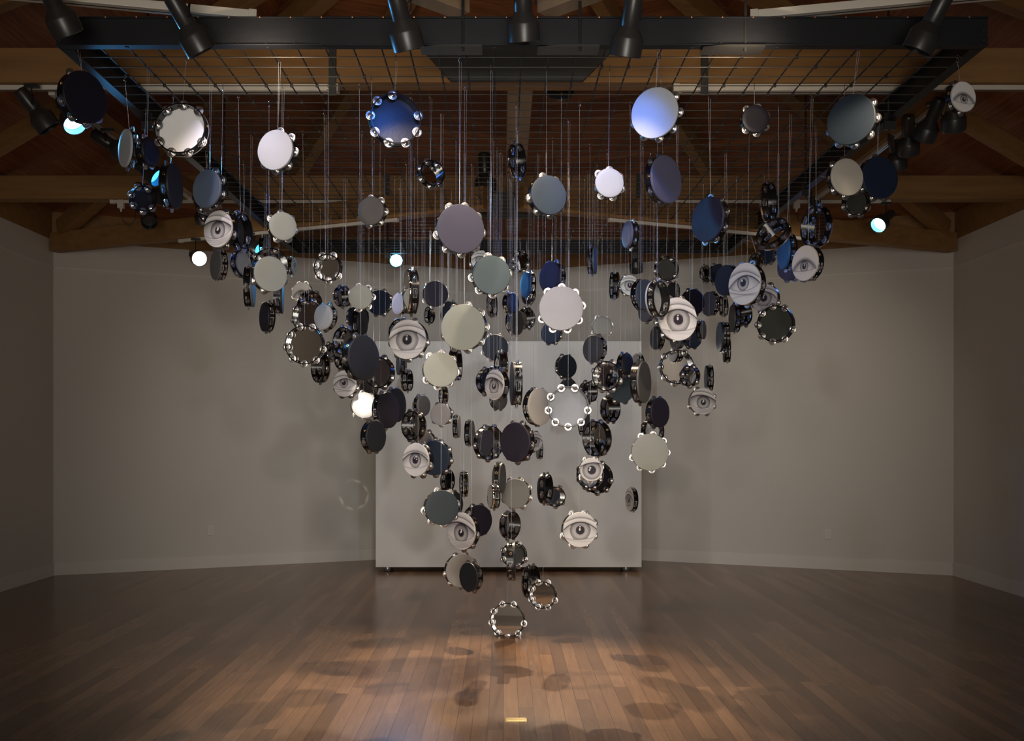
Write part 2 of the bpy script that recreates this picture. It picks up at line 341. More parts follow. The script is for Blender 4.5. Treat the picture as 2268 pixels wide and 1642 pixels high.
# ---------------------------------------------------------------- spotlights
def lampmesh():
    out={}
    m=MB().lathe([(.0001,-.205),(.036,-.205),(.042,-.198),(.043,-.185),(.043,-.06),(.040,-.055)],28); out['body']=m
    m=MB().lathe([(.040,-.062),(.046,-.05),(.072,-.012),(.076,-.004),(.076,.075),(.073,.078),(.070,.075),(.070,.005),(.045,-.02)],32); out['shade']=m
    m=MB().lathe([(.0001,.012),(.040,.010),(.066,.016),(.0665,.022),(.0001,.020)],28); out['lens']=m
    return out
LMP={}
for k,m in lampmesh().items():
    o=m.build('lamp_'+k,None,None,True); LMP[k]=o.data; bpy.data.objects.remove(o)
LMP['body'].materials.clear(); LMP['shade'].materials.clear(); LMP['lens'].materials.clear()
def lensmat(name,col,s): return mat(name,col,.3,emit=col,es=s)
M['lens_dark']=mat('dark_lens',(.05,.05,.05),.15)
M['lens_blue']=lensmat('blue_lens',(.02,.30,1.0),9); M['lens_cyan']=lensmat('cyan_lens',(.18,.62,1.0),26); M['lens_white']=lensmat('white_lens',(1,.90,.78),30)
M['shade_in_blue']=M['blackmetal']
def setm(o,m):
    if not o.data.materials: o.data.materials.append(None)
    o.material_slots[0].link='OBJECT'; o.material_slots[0].material=m
lights=[]
def spot(p,aim,energy,col,ang,blend,rad=.03,name='spot_beam'):
    l=bpy.data.lights.new(name,'SPOT'); l.energy=energy; l.color=col; l.spot_size=math.radians(ang); l.spot_blend=blend; l.shadow_soft_size=rad
    o=bpy.data.objects.new(name,l); C.objects.link(o); o.location=p; o.rotation_euler=(Vector(aim)-Vector(p)).to_track_quat('-Z','Y').to_euler(); lights.append(o); return o
def lamp(px,py,d,aimv,label,lens='lens_dark',tz=3.705,light=None,sc=1.0,ty=None):
    p=at(px,py,d); aimv=Vector(aimv).normalized()
    e=empty('track_spotlight',p); tag(e,label,'spotlight','gallery track spotlights')
    R=aimv.to_track_quat('Z','Y').to_matrix().to_4x4()
    for k,mm in(('body',M['blackmetal']),('shade',M['blackmetal']),('lens',M[lens])):
        o=link(k,LMP[k],e); o.matrix_local=R@Matrix.Scale(sc,4); setm(o,mm)
    b=p+aimv*(-.09); top=Vector((b.x,b.y,tz))
    if top.z>p.z+.03:
        side=Vector((aimv.y,-aimv.x,0)); 
        if side.length<.1: side=Vector((1,0,0))
        side.normalize(); q=b+side*.05
        m=MB().tube([b+side*.04-p,b+side*.062-p,b+side*.062+Vector((0,0,.05))-p,Vector((top.x,top.y,p.z+.085))-p,top-p],.0065,8); m.build('stem',M['blackmetal'],e,True)
        MB().box(top-p+Vector((0,0,-.008)),(.045,.016,.011)).build('track_adapter',M['blackmetal'],e,bevel=.002)
    if light: spot(p+aimv*.09,p+aimv*1.1,*light)
    return e
WARM=(1,.80,.58); WW=(1,.88,.74); BLUE=(.05,.22,1.0); CY=(.10,.45,1.0)
# x, y, D, W, side, view, head, size, rows, pitch, roll, label   (centre and size of the nearer round face)
# side +1: that face is turned to the right; view F: head side, B: open side
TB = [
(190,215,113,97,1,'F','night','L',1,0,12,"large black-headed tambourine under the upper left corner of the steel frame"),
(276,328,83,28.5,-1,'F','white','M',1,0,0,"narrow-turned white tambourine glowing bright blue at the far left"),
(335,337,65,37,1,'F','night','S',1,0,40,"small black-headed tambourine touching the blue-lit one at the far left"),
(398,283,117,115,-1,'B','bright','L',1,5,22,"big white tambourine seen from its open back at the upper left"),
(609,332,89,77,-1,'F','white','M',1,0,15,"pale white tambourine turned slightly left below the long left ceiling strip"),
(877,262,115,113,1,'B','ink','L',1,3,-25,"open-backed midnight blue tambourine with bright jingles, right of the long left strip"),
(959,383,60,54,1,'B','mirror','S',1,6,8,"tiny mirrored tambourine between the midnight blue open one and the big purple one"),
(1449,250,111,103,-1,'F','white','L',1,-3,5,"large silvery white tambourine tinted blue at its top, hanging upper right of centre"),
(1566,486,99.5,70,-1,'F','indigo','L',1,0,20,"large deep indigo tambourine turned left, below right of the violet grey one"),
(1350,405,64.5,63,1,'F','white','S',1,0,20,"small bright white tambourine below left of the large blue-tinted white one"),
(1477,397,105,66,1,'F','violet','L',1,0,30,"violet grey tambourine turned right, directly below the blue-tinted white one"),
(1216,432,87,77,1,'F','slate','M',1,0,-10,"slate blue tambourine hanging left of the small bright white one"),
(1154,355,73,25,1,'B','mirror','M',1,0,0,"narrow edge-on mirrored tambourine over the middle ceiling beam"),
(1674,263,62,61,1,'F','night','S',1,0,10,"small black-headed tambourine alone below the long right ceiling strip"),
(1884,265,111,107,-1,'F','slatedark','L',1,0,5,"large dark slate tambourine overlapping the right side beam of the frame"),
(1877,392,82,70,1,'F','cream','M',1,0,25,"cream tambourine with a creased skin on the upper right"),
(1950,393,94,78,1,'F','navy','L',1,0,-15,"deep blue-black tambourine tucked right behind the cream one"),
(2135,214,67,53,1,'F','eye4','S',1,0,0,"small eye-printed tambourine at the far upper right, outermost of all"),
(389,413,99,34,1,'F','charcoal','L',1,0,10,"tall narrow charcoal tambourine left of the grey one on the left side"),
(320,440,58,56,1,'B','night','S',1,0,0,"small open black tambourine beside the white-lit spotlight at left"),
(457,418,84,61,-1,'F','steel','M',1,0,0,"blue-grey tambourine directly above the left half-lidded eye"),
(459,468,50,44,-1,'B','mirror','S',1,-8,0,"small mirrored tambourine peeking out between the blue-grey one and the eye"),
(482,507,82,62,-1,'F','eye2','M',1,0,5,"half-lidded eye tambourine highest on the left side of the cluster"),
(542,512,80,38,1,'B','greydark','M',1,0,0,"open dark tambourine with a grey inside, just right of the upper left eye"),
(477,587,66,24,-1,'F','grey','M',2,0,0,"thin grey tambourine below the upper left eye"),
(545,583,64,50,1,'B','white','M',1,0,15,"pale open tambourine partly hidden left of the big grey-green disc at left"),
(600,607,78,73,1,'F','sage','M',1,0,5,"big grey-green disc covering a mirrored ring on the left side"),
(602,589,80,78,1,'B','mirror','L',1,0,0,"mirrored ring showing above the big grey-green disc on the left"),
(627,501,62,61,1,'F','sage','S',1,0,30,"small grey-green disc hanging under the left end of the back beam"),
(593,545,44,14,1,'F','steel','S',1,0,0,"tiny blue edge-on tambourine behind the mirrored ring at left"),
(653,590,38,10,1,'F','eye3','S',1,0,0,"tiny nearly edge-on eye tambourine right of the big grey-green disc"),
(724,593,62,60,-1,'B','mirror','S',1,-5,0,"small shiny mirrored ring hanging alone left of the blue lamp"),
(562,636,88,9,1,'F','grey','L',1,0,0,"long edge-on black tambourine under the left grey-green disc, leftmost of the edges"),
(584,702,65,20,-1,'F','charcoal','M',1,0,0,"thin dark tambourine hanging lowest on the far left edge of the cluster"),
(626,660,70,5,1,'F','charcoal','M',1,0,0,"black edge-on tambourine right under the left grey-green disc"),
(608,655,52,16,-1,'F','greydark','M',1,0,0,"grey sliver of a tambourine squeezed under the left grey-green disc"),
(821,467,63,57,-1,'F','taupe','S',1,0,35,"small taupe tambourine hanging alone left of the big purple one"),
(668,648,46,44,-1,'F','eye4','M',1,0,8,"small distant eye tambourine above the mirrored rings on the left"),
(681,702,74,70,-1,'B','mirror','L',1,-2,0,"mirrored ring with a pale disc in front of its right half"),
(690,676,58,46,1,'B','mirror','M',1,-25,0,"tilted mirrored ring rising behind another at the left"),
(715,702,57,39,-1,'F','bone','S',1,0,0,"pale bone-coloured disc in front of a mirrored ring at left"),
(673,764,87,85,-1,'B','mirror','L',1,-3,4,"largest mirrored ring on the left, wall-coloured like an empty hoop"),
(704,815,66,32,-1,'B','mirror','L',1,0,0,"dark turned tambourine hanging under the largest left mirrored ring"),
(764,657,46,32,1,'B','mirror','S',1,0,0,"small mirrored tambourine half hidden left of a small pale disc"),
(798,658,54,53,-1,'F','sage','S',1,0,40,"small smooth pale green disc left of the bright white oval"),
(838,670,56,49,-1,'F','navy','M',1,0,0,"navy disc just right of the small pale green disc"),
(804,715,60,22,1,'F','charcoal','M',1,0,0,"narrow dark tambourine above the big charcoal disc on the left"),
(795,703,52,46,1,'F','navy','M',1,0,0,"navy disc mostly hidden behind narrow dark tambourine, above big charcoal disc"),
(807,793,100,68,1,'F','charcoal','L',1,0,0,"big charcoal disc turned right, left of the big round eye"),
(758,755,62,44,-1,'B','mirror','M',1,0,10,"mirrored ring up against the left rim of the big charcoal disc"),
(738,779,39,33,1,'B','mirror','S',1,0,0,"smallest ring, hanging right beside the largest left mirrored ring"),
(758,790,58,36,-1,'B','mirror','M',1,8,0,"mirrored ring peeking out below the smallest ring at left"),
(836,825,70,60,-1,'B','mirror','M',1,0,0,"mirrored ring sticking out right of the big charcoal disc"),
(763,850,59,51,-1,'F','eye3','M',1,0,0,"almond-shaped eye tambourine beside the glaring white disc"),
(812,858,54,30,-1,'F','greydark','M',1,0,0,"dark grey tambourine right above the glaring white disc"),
(807,898,57,56,1,'F','glare','M',1,0,28,"glaring white disc, by far the brightest thing in the cluster"),  # a mirror's glare put into a near-white head colour
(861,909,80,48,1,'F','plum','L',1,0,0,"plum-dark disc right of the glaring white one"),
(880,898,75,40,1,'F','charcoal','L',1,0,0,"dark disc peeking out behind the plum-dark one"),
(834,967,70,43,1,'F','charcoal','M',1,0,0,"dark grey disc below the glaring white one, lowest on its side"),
(910,943,66,44,-1,'B','mirror','M',1,0,0,"mirrored tambourine above the bare-lidded eye, white glow inside"),
(939,899,46,29,1,'F','grey','S',1,0,0,"small flat grey disc above right of a mirrored tambourine with white glow"),
(936,985,60,50,-1,'F','bone','M',1,0,0,"pale tambourine almost hidden behind the bare-lidded eye"),
(902,752,88,81,-1,'F','eye1','L',1,0,0,"big round staring eye tambourine, left of centre below the blue lamp"),
(880,673,46,25,-1,'F','bright','S',1,0,0,"bright white oval tambourine above the big staring left eye"),
(900,647,98,16,-1,'F','mirror','L',1,0,0,"tall black edge-on tambourine above the big staring left eye"),
(882,736,58,44,-1,'B','night','M',1,0,0,"dark tambourine hidden behind the upper left of the staring left eye"),
(965,651,56,55,1,'F','indigo','M',1,0,12,"indigo disc directly below the big purple tambourine"),
(946,698,37,15,-1,'B','night','S',1,0,0,"tiny open black tambourine with a pale rim below the indigo disc"),
(991,696,56,32,-1,'F','navy','M',1,0,0,"navy disc mostly behind the biggest pale green disc"),
(1021,507,109,104,1,'F','purple','L',1,0,6,"big purple tambourine hanging high in the middle"),
(1025,725,102,96,-1,'F','sage','L',1,0,10,"biggest pale green disc in the middle of the cluster"),
(976,819,77,76,1,'F','sage','M',1,0,15,"pale green disc hanging just below left of the biggest one"),
(1018,808,70,14,1,'B','mirror','M',2,0,0,"black edge-on tambourine right of the lower pale green disc"),
(1089,609,86,84,1,'F','teal','M',1,0,-15,"teal grey disc hanging just below the big purple tambourine"),
(1065,578,46,40,1,'F','eye1','M',1,0,0,"eye tambourine peeking from behind the teal grey disc"),
(1148,580,46,36,-1,'B','mirror','M',1,0,0,"dark shiny tambourine right behind the teal grey disc"),
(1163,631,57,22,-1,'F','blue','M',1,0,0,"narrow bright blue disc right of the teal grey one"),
(1166,652,44,22,-1,'F','night','M',1,0,0,"black tambourine showing under the narrow bright blue disc"),
(1097,676,54,12,1,'B','mirror','M',1,0,0,"black edge-on tambourine hanging just below the teal grey disc"),
(1137,672,46,26,1,'F','charcoal','S',1,0,0,"small dark disc overlapped by a smoky grey one, below the bright blue disc"),
(1146,714,56,29,1,'F','greydark','M',1,0,0,"smoky grey tambourine hanging left of the big silvery disc"),
(1171,705,46,30,1,'B','mirror','M',1,0,0,"mirrored ring touching the left rim of the big silvery disc"),
(1217,614,69,47,-1,'F','indigo','M',1,0,0,"dark indigo tambourine above the big silvery disc"),
(1243,683,98,98,1,'F','silver','L',1,0,18,"big silvery disc with a bright sheen in the middle of the cluster"),
(1219,738,48,42,-1,'F','navy','M',1,0,0,"navy disc peeking out under the big silvery disc"),
(1319,577,61,8,1,'F','steel','M',1,0,0,"black edge-on tambourine with a blue sliver, left of the thin black one"),
(1353,633,60,8,-1,'B','mirror','M',1,0,0,"thin black edge-on tambourine hanging alone left of the distant right eye"),
(1388,520,59,22,-1,'F','violet','S',1,0,0,"narrow violet blue tambourine below the big violet grey one"),
(1479,595,55,50,1,'B','greydark','M',1,0,10,"smoky grey open tambourine against the back beam, right of centre"),
(1395,632,45,40,1,'F','eye1','M',1,0,0,"small distant eye tambourine left of the blue disc, right of centre"),
(1431,653,68,42,1,'F','steel','M',2,0,0,"steel blue disc behind the big open white-lined ring"),
(1466,662,80,37,1,'B','white','M',1,0,0,"open black ring with a white inside, left of the biggest eye"),
(1486,648,44,20,-1,'F','night','M',1,0,0,"black tambourine right behind the open white-lined ring"),
(1427,691,44,27,-1,'F','grey','S',1,0,0,"small grey disc under the steel blue one"),
(1502,707,96,84,1,'F','eye1','L',1,0,3,"biggest wide-open eye tambourine on the right side"),
(1538,669,56,46,1,'F','night','M',1,0,0,"black disc behind the upper right of the biggest eye"),
(1568,673,53,31,-1,'F','violet','M',2,0,0,"violet tambourine turned left, between the two large right eyes"),
(1450,749,51,22,-1,'F','charcoal','M',1,0,0,"dark tambourine below left of the biggest eye"),
(1495,752,42,24,-1,'F','grey','S',1,0,0,"small grey tambourine tucked right under the biggest eye"),
(1536,747,48,38,1,'F','navy','M',1,0,0,"navy disc tucked under the lower right of the biggest eye"),
(1559,731,41,11,1,'F','grey','S',1,0,0,"small edge-on grey tambourine right of the biggest eye"),
(1593,747,66,15,-1,'F','charcoal','M',2,0,0,"tall narrow dark tambourine on the lower right, jingles along its side"),
(1603,777,52,5,-1,'F','night','M',1,0,0,"short black edge-on tambourine hanging under the tall narrow dark one"),
(1567,607,37,20,1,'B','mirror','M',1,0,0,"small dark shiny tambourine left of the slate disc by the almond eye"),
(1605,621,67,44,-1,'F','slatedark','M',2,0,0,"dark slate disc tucked left behind the large almond eye"),
(1592,607,44,36,1,'F','navy','M',1,0,0,"navy disc peeking above the dark slate disc beside the almond eye"),
(1648,629,93,70,-1,'F','eye3','L',1,0,0,"large almond eye tambourine on the right side"),
(1692,660,62,58,-1,'F','eye1','M',1,0,-8,"eye tambourine half hidden behind the large almond eye"),
(1716,717,82,82,-1,'B','olive','L',1,2,10,"open olive black tambourine ringed by jingles, lower right of the almond eye"),
(1671,579,36,26,-1,'B','mirror','S',1,0,0,"small dark ring right on top of the large almond eye"),
(1697,563,44,34,-1,'F','navy','M',1,0,0,"navy disc under the tilted mirrored tambourine"),
(1708,512,78,66,-1,'B','mirror','M',1,32,0,"tilted mirrored tambourine reflecting the wire grid"),
(1712,447,86,22,1,'B','mirror','L',1,0,0,"tall edge-on black tambourine above the tilted mirrored one"),
(1800,502,90,58,-1,'B','mirror','L',1,0,0,"large dark mirrored tambourine above the lashed eye on the right"),
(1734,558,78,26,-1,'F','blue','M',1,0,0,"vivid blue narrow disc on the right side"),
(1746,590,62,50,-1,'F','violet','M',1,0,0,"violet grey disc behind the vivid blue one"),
(1782,583,78,57,-1,'F','eye4','M',2,0,0,"lashed eye tambourine beside the vivid blue disc"),
(1900,447,62,58,1,'B','greydark','M',1,-6,0,"open grey tambourine hanging behind the cream one"),
(1608,678,46,12,1,'B','mirror','M',1,0,0,"black edge-on tambourine under the left of the large almond eye"),
(1620,706,60,13,-1,'F','greydark','M',1,0,0,"narrow dark grey tambourine directly below the large almond eye"),
(1649,692,58,36,1,'B','mirror','M',1,5,0,"mirrored ring with a blue glint below the large almond eye"),
(1501,813,77,74,1,'B','mirror','L',1,0,10,"mirrored tambourine reflecting dark discs, low on the right"),
(1524,833,46,38,-1,'B','mirror','S',1,0,0,"small dark tambourine overlapping the low mirrored one on the right"),
(1563,838,56,7,-1,'F','charcoal','M',1,0,0,"black edge-on tambourine above the lowest right eye"),
(1557,889,59,57,1,'F','eye2','M',1,0,4,"lowest eye on the right edge, half-lidded with wrinkles"),
(1428,847,92,29,1,'F','grey2','L',1,0,0,"tall grey tambourine turned right, over the panel's right edge"),
(1391,807,49,24,1,'F','charcoal','S',1,0,0,"small dark disc upper left of the tall grey tambourine"),
(1406,812,54,18,-1,'F','white','M',1,0,0,"white sliver of a tambourine just behind the tall grey one"),
(1378,861,62,56,1,'F','teal','M',1,0,0,"blue-grey disc behind the mirrored ring, beside the tall grey tambourine"),
(1342,833,67,62,-1,'B','mirror','M',1,0,0,"mirrored ring in front of the panel's upper right"),
(1308,868,47,34,1,'B','mirror','S',1,0,0,"small mirrored ring squeezed right of the big frosted open drum"),
(1358,906,59,34,1,'B','mirror','M',1,0,0,"black turned ring hanging below the upper right mirrored ring"),
(1312,773,61,43,-1,'F','greydark','M',1,0,0,"smoky grey disc at the top edge of the panel, right of centre"),
(1334,723,45,44.5,1,'F','sage','S',1,0,0,"small thin-rimmed grey-green disc above the panel, right of the silvery disc"),
(1257,812,51,41,1,'F','slatedark','M',1,0,0,"small dark navy disc below the big silvery one, over the panel"),
(1262,860,42,32,1,'F','charcoal','M',1,0,0,"dark disc just peeking above the big frosted open drum"),
(1098,770,57,56,1,'F','slate','M',1,0,0,"slate disc right of the biggest pale green disc"),
(1259,901,92,92,1,'B','frost','L',1,1,0,"big frosted white drum seen from its open back, in front of the panel"),
(1197,901,83,52,1,'F','cream','L',2,0,0,"cream disc with a deep black side, left of the frosted open drum"),
(1101,812,66,16,-1,'B','mirror','M',1,0,0,"black edge-on tambourine overlapping the slate disc"),
(1094,853,68,41,-1,'F','eye2','M',1,0,0,"narrow half-lidded eye tambourine in the centre of the cluster"),
(1086,845,60,44,1,'B','navy','M',1,0,0,"dark tambourine behind the left of the narrow centre eye"),
(1133,850,96,9,-1,'F','night','L',1,0,0,"tall black edge-on tambourine with a brass eyelet, right of the centre eye"),
(1108,885,46,32,1,'F','greydark','M',1,0,0,"smoky grey disc hanging beneath the narrow centre eye"),
(909,843,48,14,1,'B','mirror','S',1,0,0,"small black edge-on tambourine below the big staring left eye"),
(881,808,46,8,-1,'F','steel','M',1,0,0,"blue-edged thin tambourine under the big staring left eye"),
(899,802,40,5,1,'F','night','M',1,0,0,"black sliver of a tambourine under the big staring left eye"),
(976,877,40,10,-1,'B','mirror','S',1,0,0,"tiny black edge-on tambourine directly under the lower pale green disc"),
(975,918,48,44,-1,'F','bone','S',1,0,0,"wall-coloured pale disc with jingles on its right, left of the panel centre"),
(1018,945,50,6,1,'F','bone','M',1,0,0,"left one of two small edge-on tambourines side by side"),
(1047,960,56,10,1,'F','grey','M',1,0,0,"right one of two small edge-on tambourines, grey face showing"),
(1087,982,76,60,1,'B','mirror','L',1,-5,0,"mirrored ring left of the plum purple disc"),
(1140,980,88,65,-1,'F','plum','L',1,0,0,"plum purple disc in the lower centre"),
(1185,978,42,34,1,'F','eye1','S',1,0,0,"small eye tambourine behind the right rim of the plum purple disc"),
(1190,997,40,6,-1,'F','grey','M',1,0,0,"edge-on tambourine right under the small half-hidden eye"),
(1316,972,79,54,-1,'B','mirror','L',1,0,0,"large black open ring with two brass eyelets above the cropped iris eye"),
(1301,935,60,12,1,'F','navy','M',1,0,0,"dark sliver between frosted open drum and large black open ring"),
(1463,914,66,40,1,'F','plum','M',1,0,0,"dark plum disc above the lower right grey-green disc"),
(1450,954,58,44,1,'B','bright','M',1,0,0,"open black ring with a bright white gap above the grey-green disc"),
(1440,1002,82,82,1,'F','sage','L',1,0,8,"grey-green disc straddling the panel's right edge"),
(920,1019,74,57,-1,'F','eye5','M',1,0,0,"bare-lidded eye tambourine at the panel's left edge"),
(961,1015,77,68,-1,'F','slate','L',1,0,0,"slate blue disc behind the bare-lidded eye"),
(997,1066,49,22,1,'B','night','M',1,0,0,"open black ring with eyelet below the slate blue disc"),
(1020,1073,56,6,-1,'B','mirror','M',1,0,0,"black edge-on tambourine behind the open ring with eyelet"),
(979,1125,77,75,1,'F','tealdark','M',1,0,-12,"dark teal disc above the low half-lidded eye"),
(1006,1118,58,40,1,'F','charcoal','M',1,0,0,"dark disc behind the right rim of the dark teal one"),
(1021,1177,83,61,-1,'F','eye2','L',1,0,0,"low half-lidded eye tambourine, left of the hanging tip"),
(1061,1154,70,58,1,'F','plum','L',1,0,0,"aubergine disc behind the low half-lidded eye"),
(1114,1059,66,14,1,'F','greydark','M',1,0,0,"edge-on tambourine with grey face above left of the olive grey disc"),
(1086,1101,52,14,-1,'F','mirror','S',1,0,0,"small turned tambourine with reflective face beside the olive grey disc"),
(1141,1094,65.5,62,-1,'F','olivegrey','M',1,0,5,"olive grey disc in the lower middle"),
(1136,1164,61,36,1,'B','mirror','M',1,0,0,"black turned ring with brass eyelet below the olive grey disc"),
(1232,1101,45,42,1,'B','mirror','S',1,0,0,"small mirrored ring right of the olive grey disc"),
(1216,1083,66,20,1,'B','night','M',1,0,0,"dark turned tambourine behind the small right mirrored ring"),
(1310,1041,52,51,1,'F','eye6','S',1,0,5,"tambourine with a cropped close-up iris, in front of a black one"),
(1302,1052,62,52,-1,'B','white','M',1,0,0,"pale crescent of a tambourine left behind the cropped iris eye"),
(1320,1059,70,62,-1,'B','night','L',1,0,0,"open black tambourine behind the cropped iris eye"),
(1393,1107,51,17,-1,'F','eye1','M',1,0,0,"thin eye tambourine by itself near the panel's right edge"),
(1285,1174,77.5,75,1,'F','eye1','M',1,0,0,"round wide-open eye tambourine hanging alone low over the panel"),
(1137,1230,56,54,-1,'B','greydark','M',1,0,0,"grey open tambourine behind a black vertical edge, near the tip"),
(1141,1244,85,2,1,'F','night','L',1,0,0,"pure edge-on black tambourine like a vertical bar near the tip"),
(1023,1265,74,69,1,'F','cream2','L',1,0,0,"cream grey disc, larger of the overlapping low pair on the left"),
(1037,1279,64.5,40,-1,'F','charcoal','M',1,0,0,"dark disc in front of the low cream grey one"),
(1183,1289,72,28,1,'B','mirror','L',1,0,0,"dark turned tambourine behind the low mirror right of the tip"),
(1201,1319,61,60,-1,'B','mirror','M',1,2,0,"mirrored tambourine right above the lowest one"),
(1123,1375,77,76,-1,'B','mirror','L',1,4.5,0,"lowest tambourine, the mirrored tip just above the floor"),
]
EXPO=.06; DEBUG=0; SPREAD=62
# (position, target, watts, colour, cone, blend, radius)
LIGHTS=[
 # front row over the steel beam, tilted down into the room, then two added uplights
 ((-1.46,5.05,3.40),(-.9,7.6,0),30,WARM,80,.8,.025),
 ((-.45,5.15,3.38),(-.3,6.9,0),45,WARM,80,.8,.025),
 ((.10,5.15,3.38),(.1,6.9,0),50,WARM,80,.8,.025),
 ((.60,5.15,3.38),(.3,7.3,0),36,WARM,80,.8,.025),
 ((1.95,5.1,3.40),(.9,7.2,0),50,WARM,80,.8,.025),
 ((-.43,5.10,3.36),(-.55,6.9,2.1),10,BLUE,75,.8,.03),
 ((.57,5.10,3.36),(.8,6.9,2.1),22,BLUE,75,.8,.03),
 ((-1.46,5.10,3.36),(-1.2,6.6,2.1),9,BLUE,70,.8,.03),
 ((-1.25,5.2,3.34),(-1.2,6.64,3.95),22,WARM,100,1,.05),  # added uplight for the cross beam and roof boards
 ((1.25,5.2,3.34),(1.2,6.64,3.95),22,WARM,100,1,.05),  # its right-hand twin, likewise added
 # unseen spots added behind the camera to light heads, mirrors and walls
 ((-1.9,.3,3.45),(-1.7,6.3,3.0),18,WW,44,.8,.05),
 ((.8,.3,3.45),(.7,6.3,2.9),16,WW,50,.8,.05),
 ((.5,-.6,3.45),(.2,8.3,1.0),300,(1,.93,.86),44,.9,.11),
 ((-.9,-.6,3.45),(-.3,8.3,1.0),170,(1,.93,.86),44,.9,.11),
 ((0,1.6,3.45),None,3000,WW,1.6,.2,.04),  # added narrow beam that whitens the glaring disc
 ((-2.6,-.3,3.45),(-1.9,-2.6,1.5),110,WW,95,.8,.05),
 ((2.6,-.3,3.45),(1.9,-2.6,1.5),110,WW,95,.8,.05),
 ((-3.4,1.6,3.45),(-4.9,-.4,1.5),80,WW,100,.8,.05),
 ((3.4,1.6,3.45),(4.9,-.4,1.5),80,WW,100,.8,.05),
 # wash light added to brighten the back walls and the panel
 ((2.9,9.3,3.40),(2.7,12.4,1.1),42,WW,105,.9,.06),
 ((-2.9,9.3,3.40),(-1.9,12.7,1.0),19,WW,105,.9,.06),
 ((-.8,9.7,3.44),(-.7,11.7,1.7),36,(.90,.95,1.0),130,.9,.06),
 ((.9,9.7,3.44),(.9,11.7,1.7),38,(.90,.95,1.0),130,.9,.06),
 # over the middle of the floor
 ((.35,6.68,3.35),(.1,6.4,0),150,WARM,58,.8,.03),
 ((.25,9.70,3.46),(.05,6.1,0),760,WARM,44,.8,.025),
 ((-1.4,9.70,3.46),(-.5,6.6,0),260,WARM,44,.8,.025),
 ((0,10.0,3.46),(0,9.6,0),60,WARM,120,.9,.03),  # added fill for the dim back of the floor
 # blue lamps
 ((-2.62,6.6,3.38),(-1.5,5.8,2.9),90,CY,85,.7,.03),
 ((-2.6,8.0,3.40),(-.5,7.7,2.4),40,BLUE,60,.7,.03),
 ((-1.19,11.75,3.38),(-.3,7.8,2.0),90,CY,46,.7,.03),
 ((3.3,9.6,3.38),(1.4,7.8,2.6),60,BLUE,60,.7,.03),
 ((-3.0,10.1,3.31),(-1.1,7.6,1.9),80,WW,50,.7,.03),
]
AREA=[((0,-2.45,1.25),(0,8,2.5),38,(1,.93,.84),2.6,2.3)]  # added fill light behind the camera, in an invented rear opening
# lens position in the photo, distance, aim
def tow(px,py,d,tgt): return Vector(tgt)-at(px,py,d)
front=[(135,40,(.25,.5,-.75),"front spotlight cut by the top edge above the frame's left corner"),
 (430,82,(.42,.35,-.8),"front spotlight tilted right, over the left part of the steel beam"),
 (897,72,(.22,.42,-.85),"front spotlight over the beam, above the midnight blue open drum"),
 (1160,55,(.05,.35,-.9),"front spotlight in the middle of the steel beam pointing straight down"),
 (1390,88,(-.12,.35,-.9),"front spotlight over the beam, left of the blue-tinted tambourine's wire"),
 (2048,78,(-.38,.3,-.85),"front spotlight over the beam near its right end")]
for i,(px,py,a,lb) in enumerate(front): lamp(px,py,5.0+.08*(i%2),a,lb)
lamp(92,262,6.62,(.5,.25,-.7),"dark spotlight on the far left beside the black-headed tambourine",tz=3.72)
lamp(158,262,6.75,(.50,-.45,-.70),"blue-glowing spotlight half hidden behind the black-headed tambourine",'lens_cyan',tz=3.72)
lamp(262,330,7.55,(.75,.1,-.45),"dark spotlight behind the blue-lit narrow tambourine at left",tz=3.72)
lamp(334,384,8.1,(.80,-.18,-.55),"blue-filtered spotlight under the two small left tambourines",'lens_blue',tz=3.72)
lamp(351,433,8.85,(.88,.05,-.35),"white-lit spotlight squeezed between the open black and narrow charcoal tambourines",'lens_white',tz=3.72)
lamp(330,484,9.85,(.25,-.62,-.62),"unlit dark spotlight hanging under the small open black tambourine",tz=3.72)
lamp(438,571,10.35,(.42,-.75,-.25),"glaring warm white spotlight on the left back wall",'lens_white',tz=3.48)
lamp(448,478,9.85,(.15,.3,-.8),"dark spotlight mostly hidden left of the upper left eye",tz=3.72)
lamp(879,577,11.9,(-.02,-.93,-.18),"cyan-white spotlight shining at the viewer below the back beam",'lens_cyan',tz=3.62)
lamp(1409,588,11.9,(.15,.5,-.75),"dark spotlight below the back beam right of centre",tz=3.62)
lamp(1135,582,11.9,(-.55,.2,-.5),"dark spotlight behind the teal grey disc",tz=3.62)
lamp(570,548,10.2,(.6,-.5,-.4),"blue-white glint of a spotlight above the big grey-green disc",'lens_blue',tz=3.5)
lamp(1953,492,9.85,(-.62,-.52,-.5),"blue-filtered spotlight on the right, hanging free of the cluster",'lens_cyan',tz=3.72)
lamp(2112,262,6.7,(.2,.45,-.75),"dark spotlight directly behind the outermost right eye",tz=3.72)
lamp(2055,285,7.0,(-.15,.5,-.7),"first dark spotlight of the right side row, beside the outermost eye",tz=3.72)
lamp(2012,318,7.45,(.2,.5,-.75),"second dark spotlight of the right side row",tz=3.72)
lamp(1985,352,7.9,(.25,.4,-.8),"third dark spotlight of the right side row, just above the blue-black disc",tz=3.72)
lamp(1802,470,9.85,(.1,.3,-.8),"dark spotlight hidden behind the large dark mirrored tambourine on the right",tz=3.72)
lamp(1241,176,6.98,(.0,-.35,-.9),"wide dark lamp bowl under the big central steel plate",tz=3.76,sc=1.25)
lamp(1075,402,9.5,(.05,.0,-1),"dark lamp behind the grid above the purple tambourine",tz=3.76,sc=1.25)
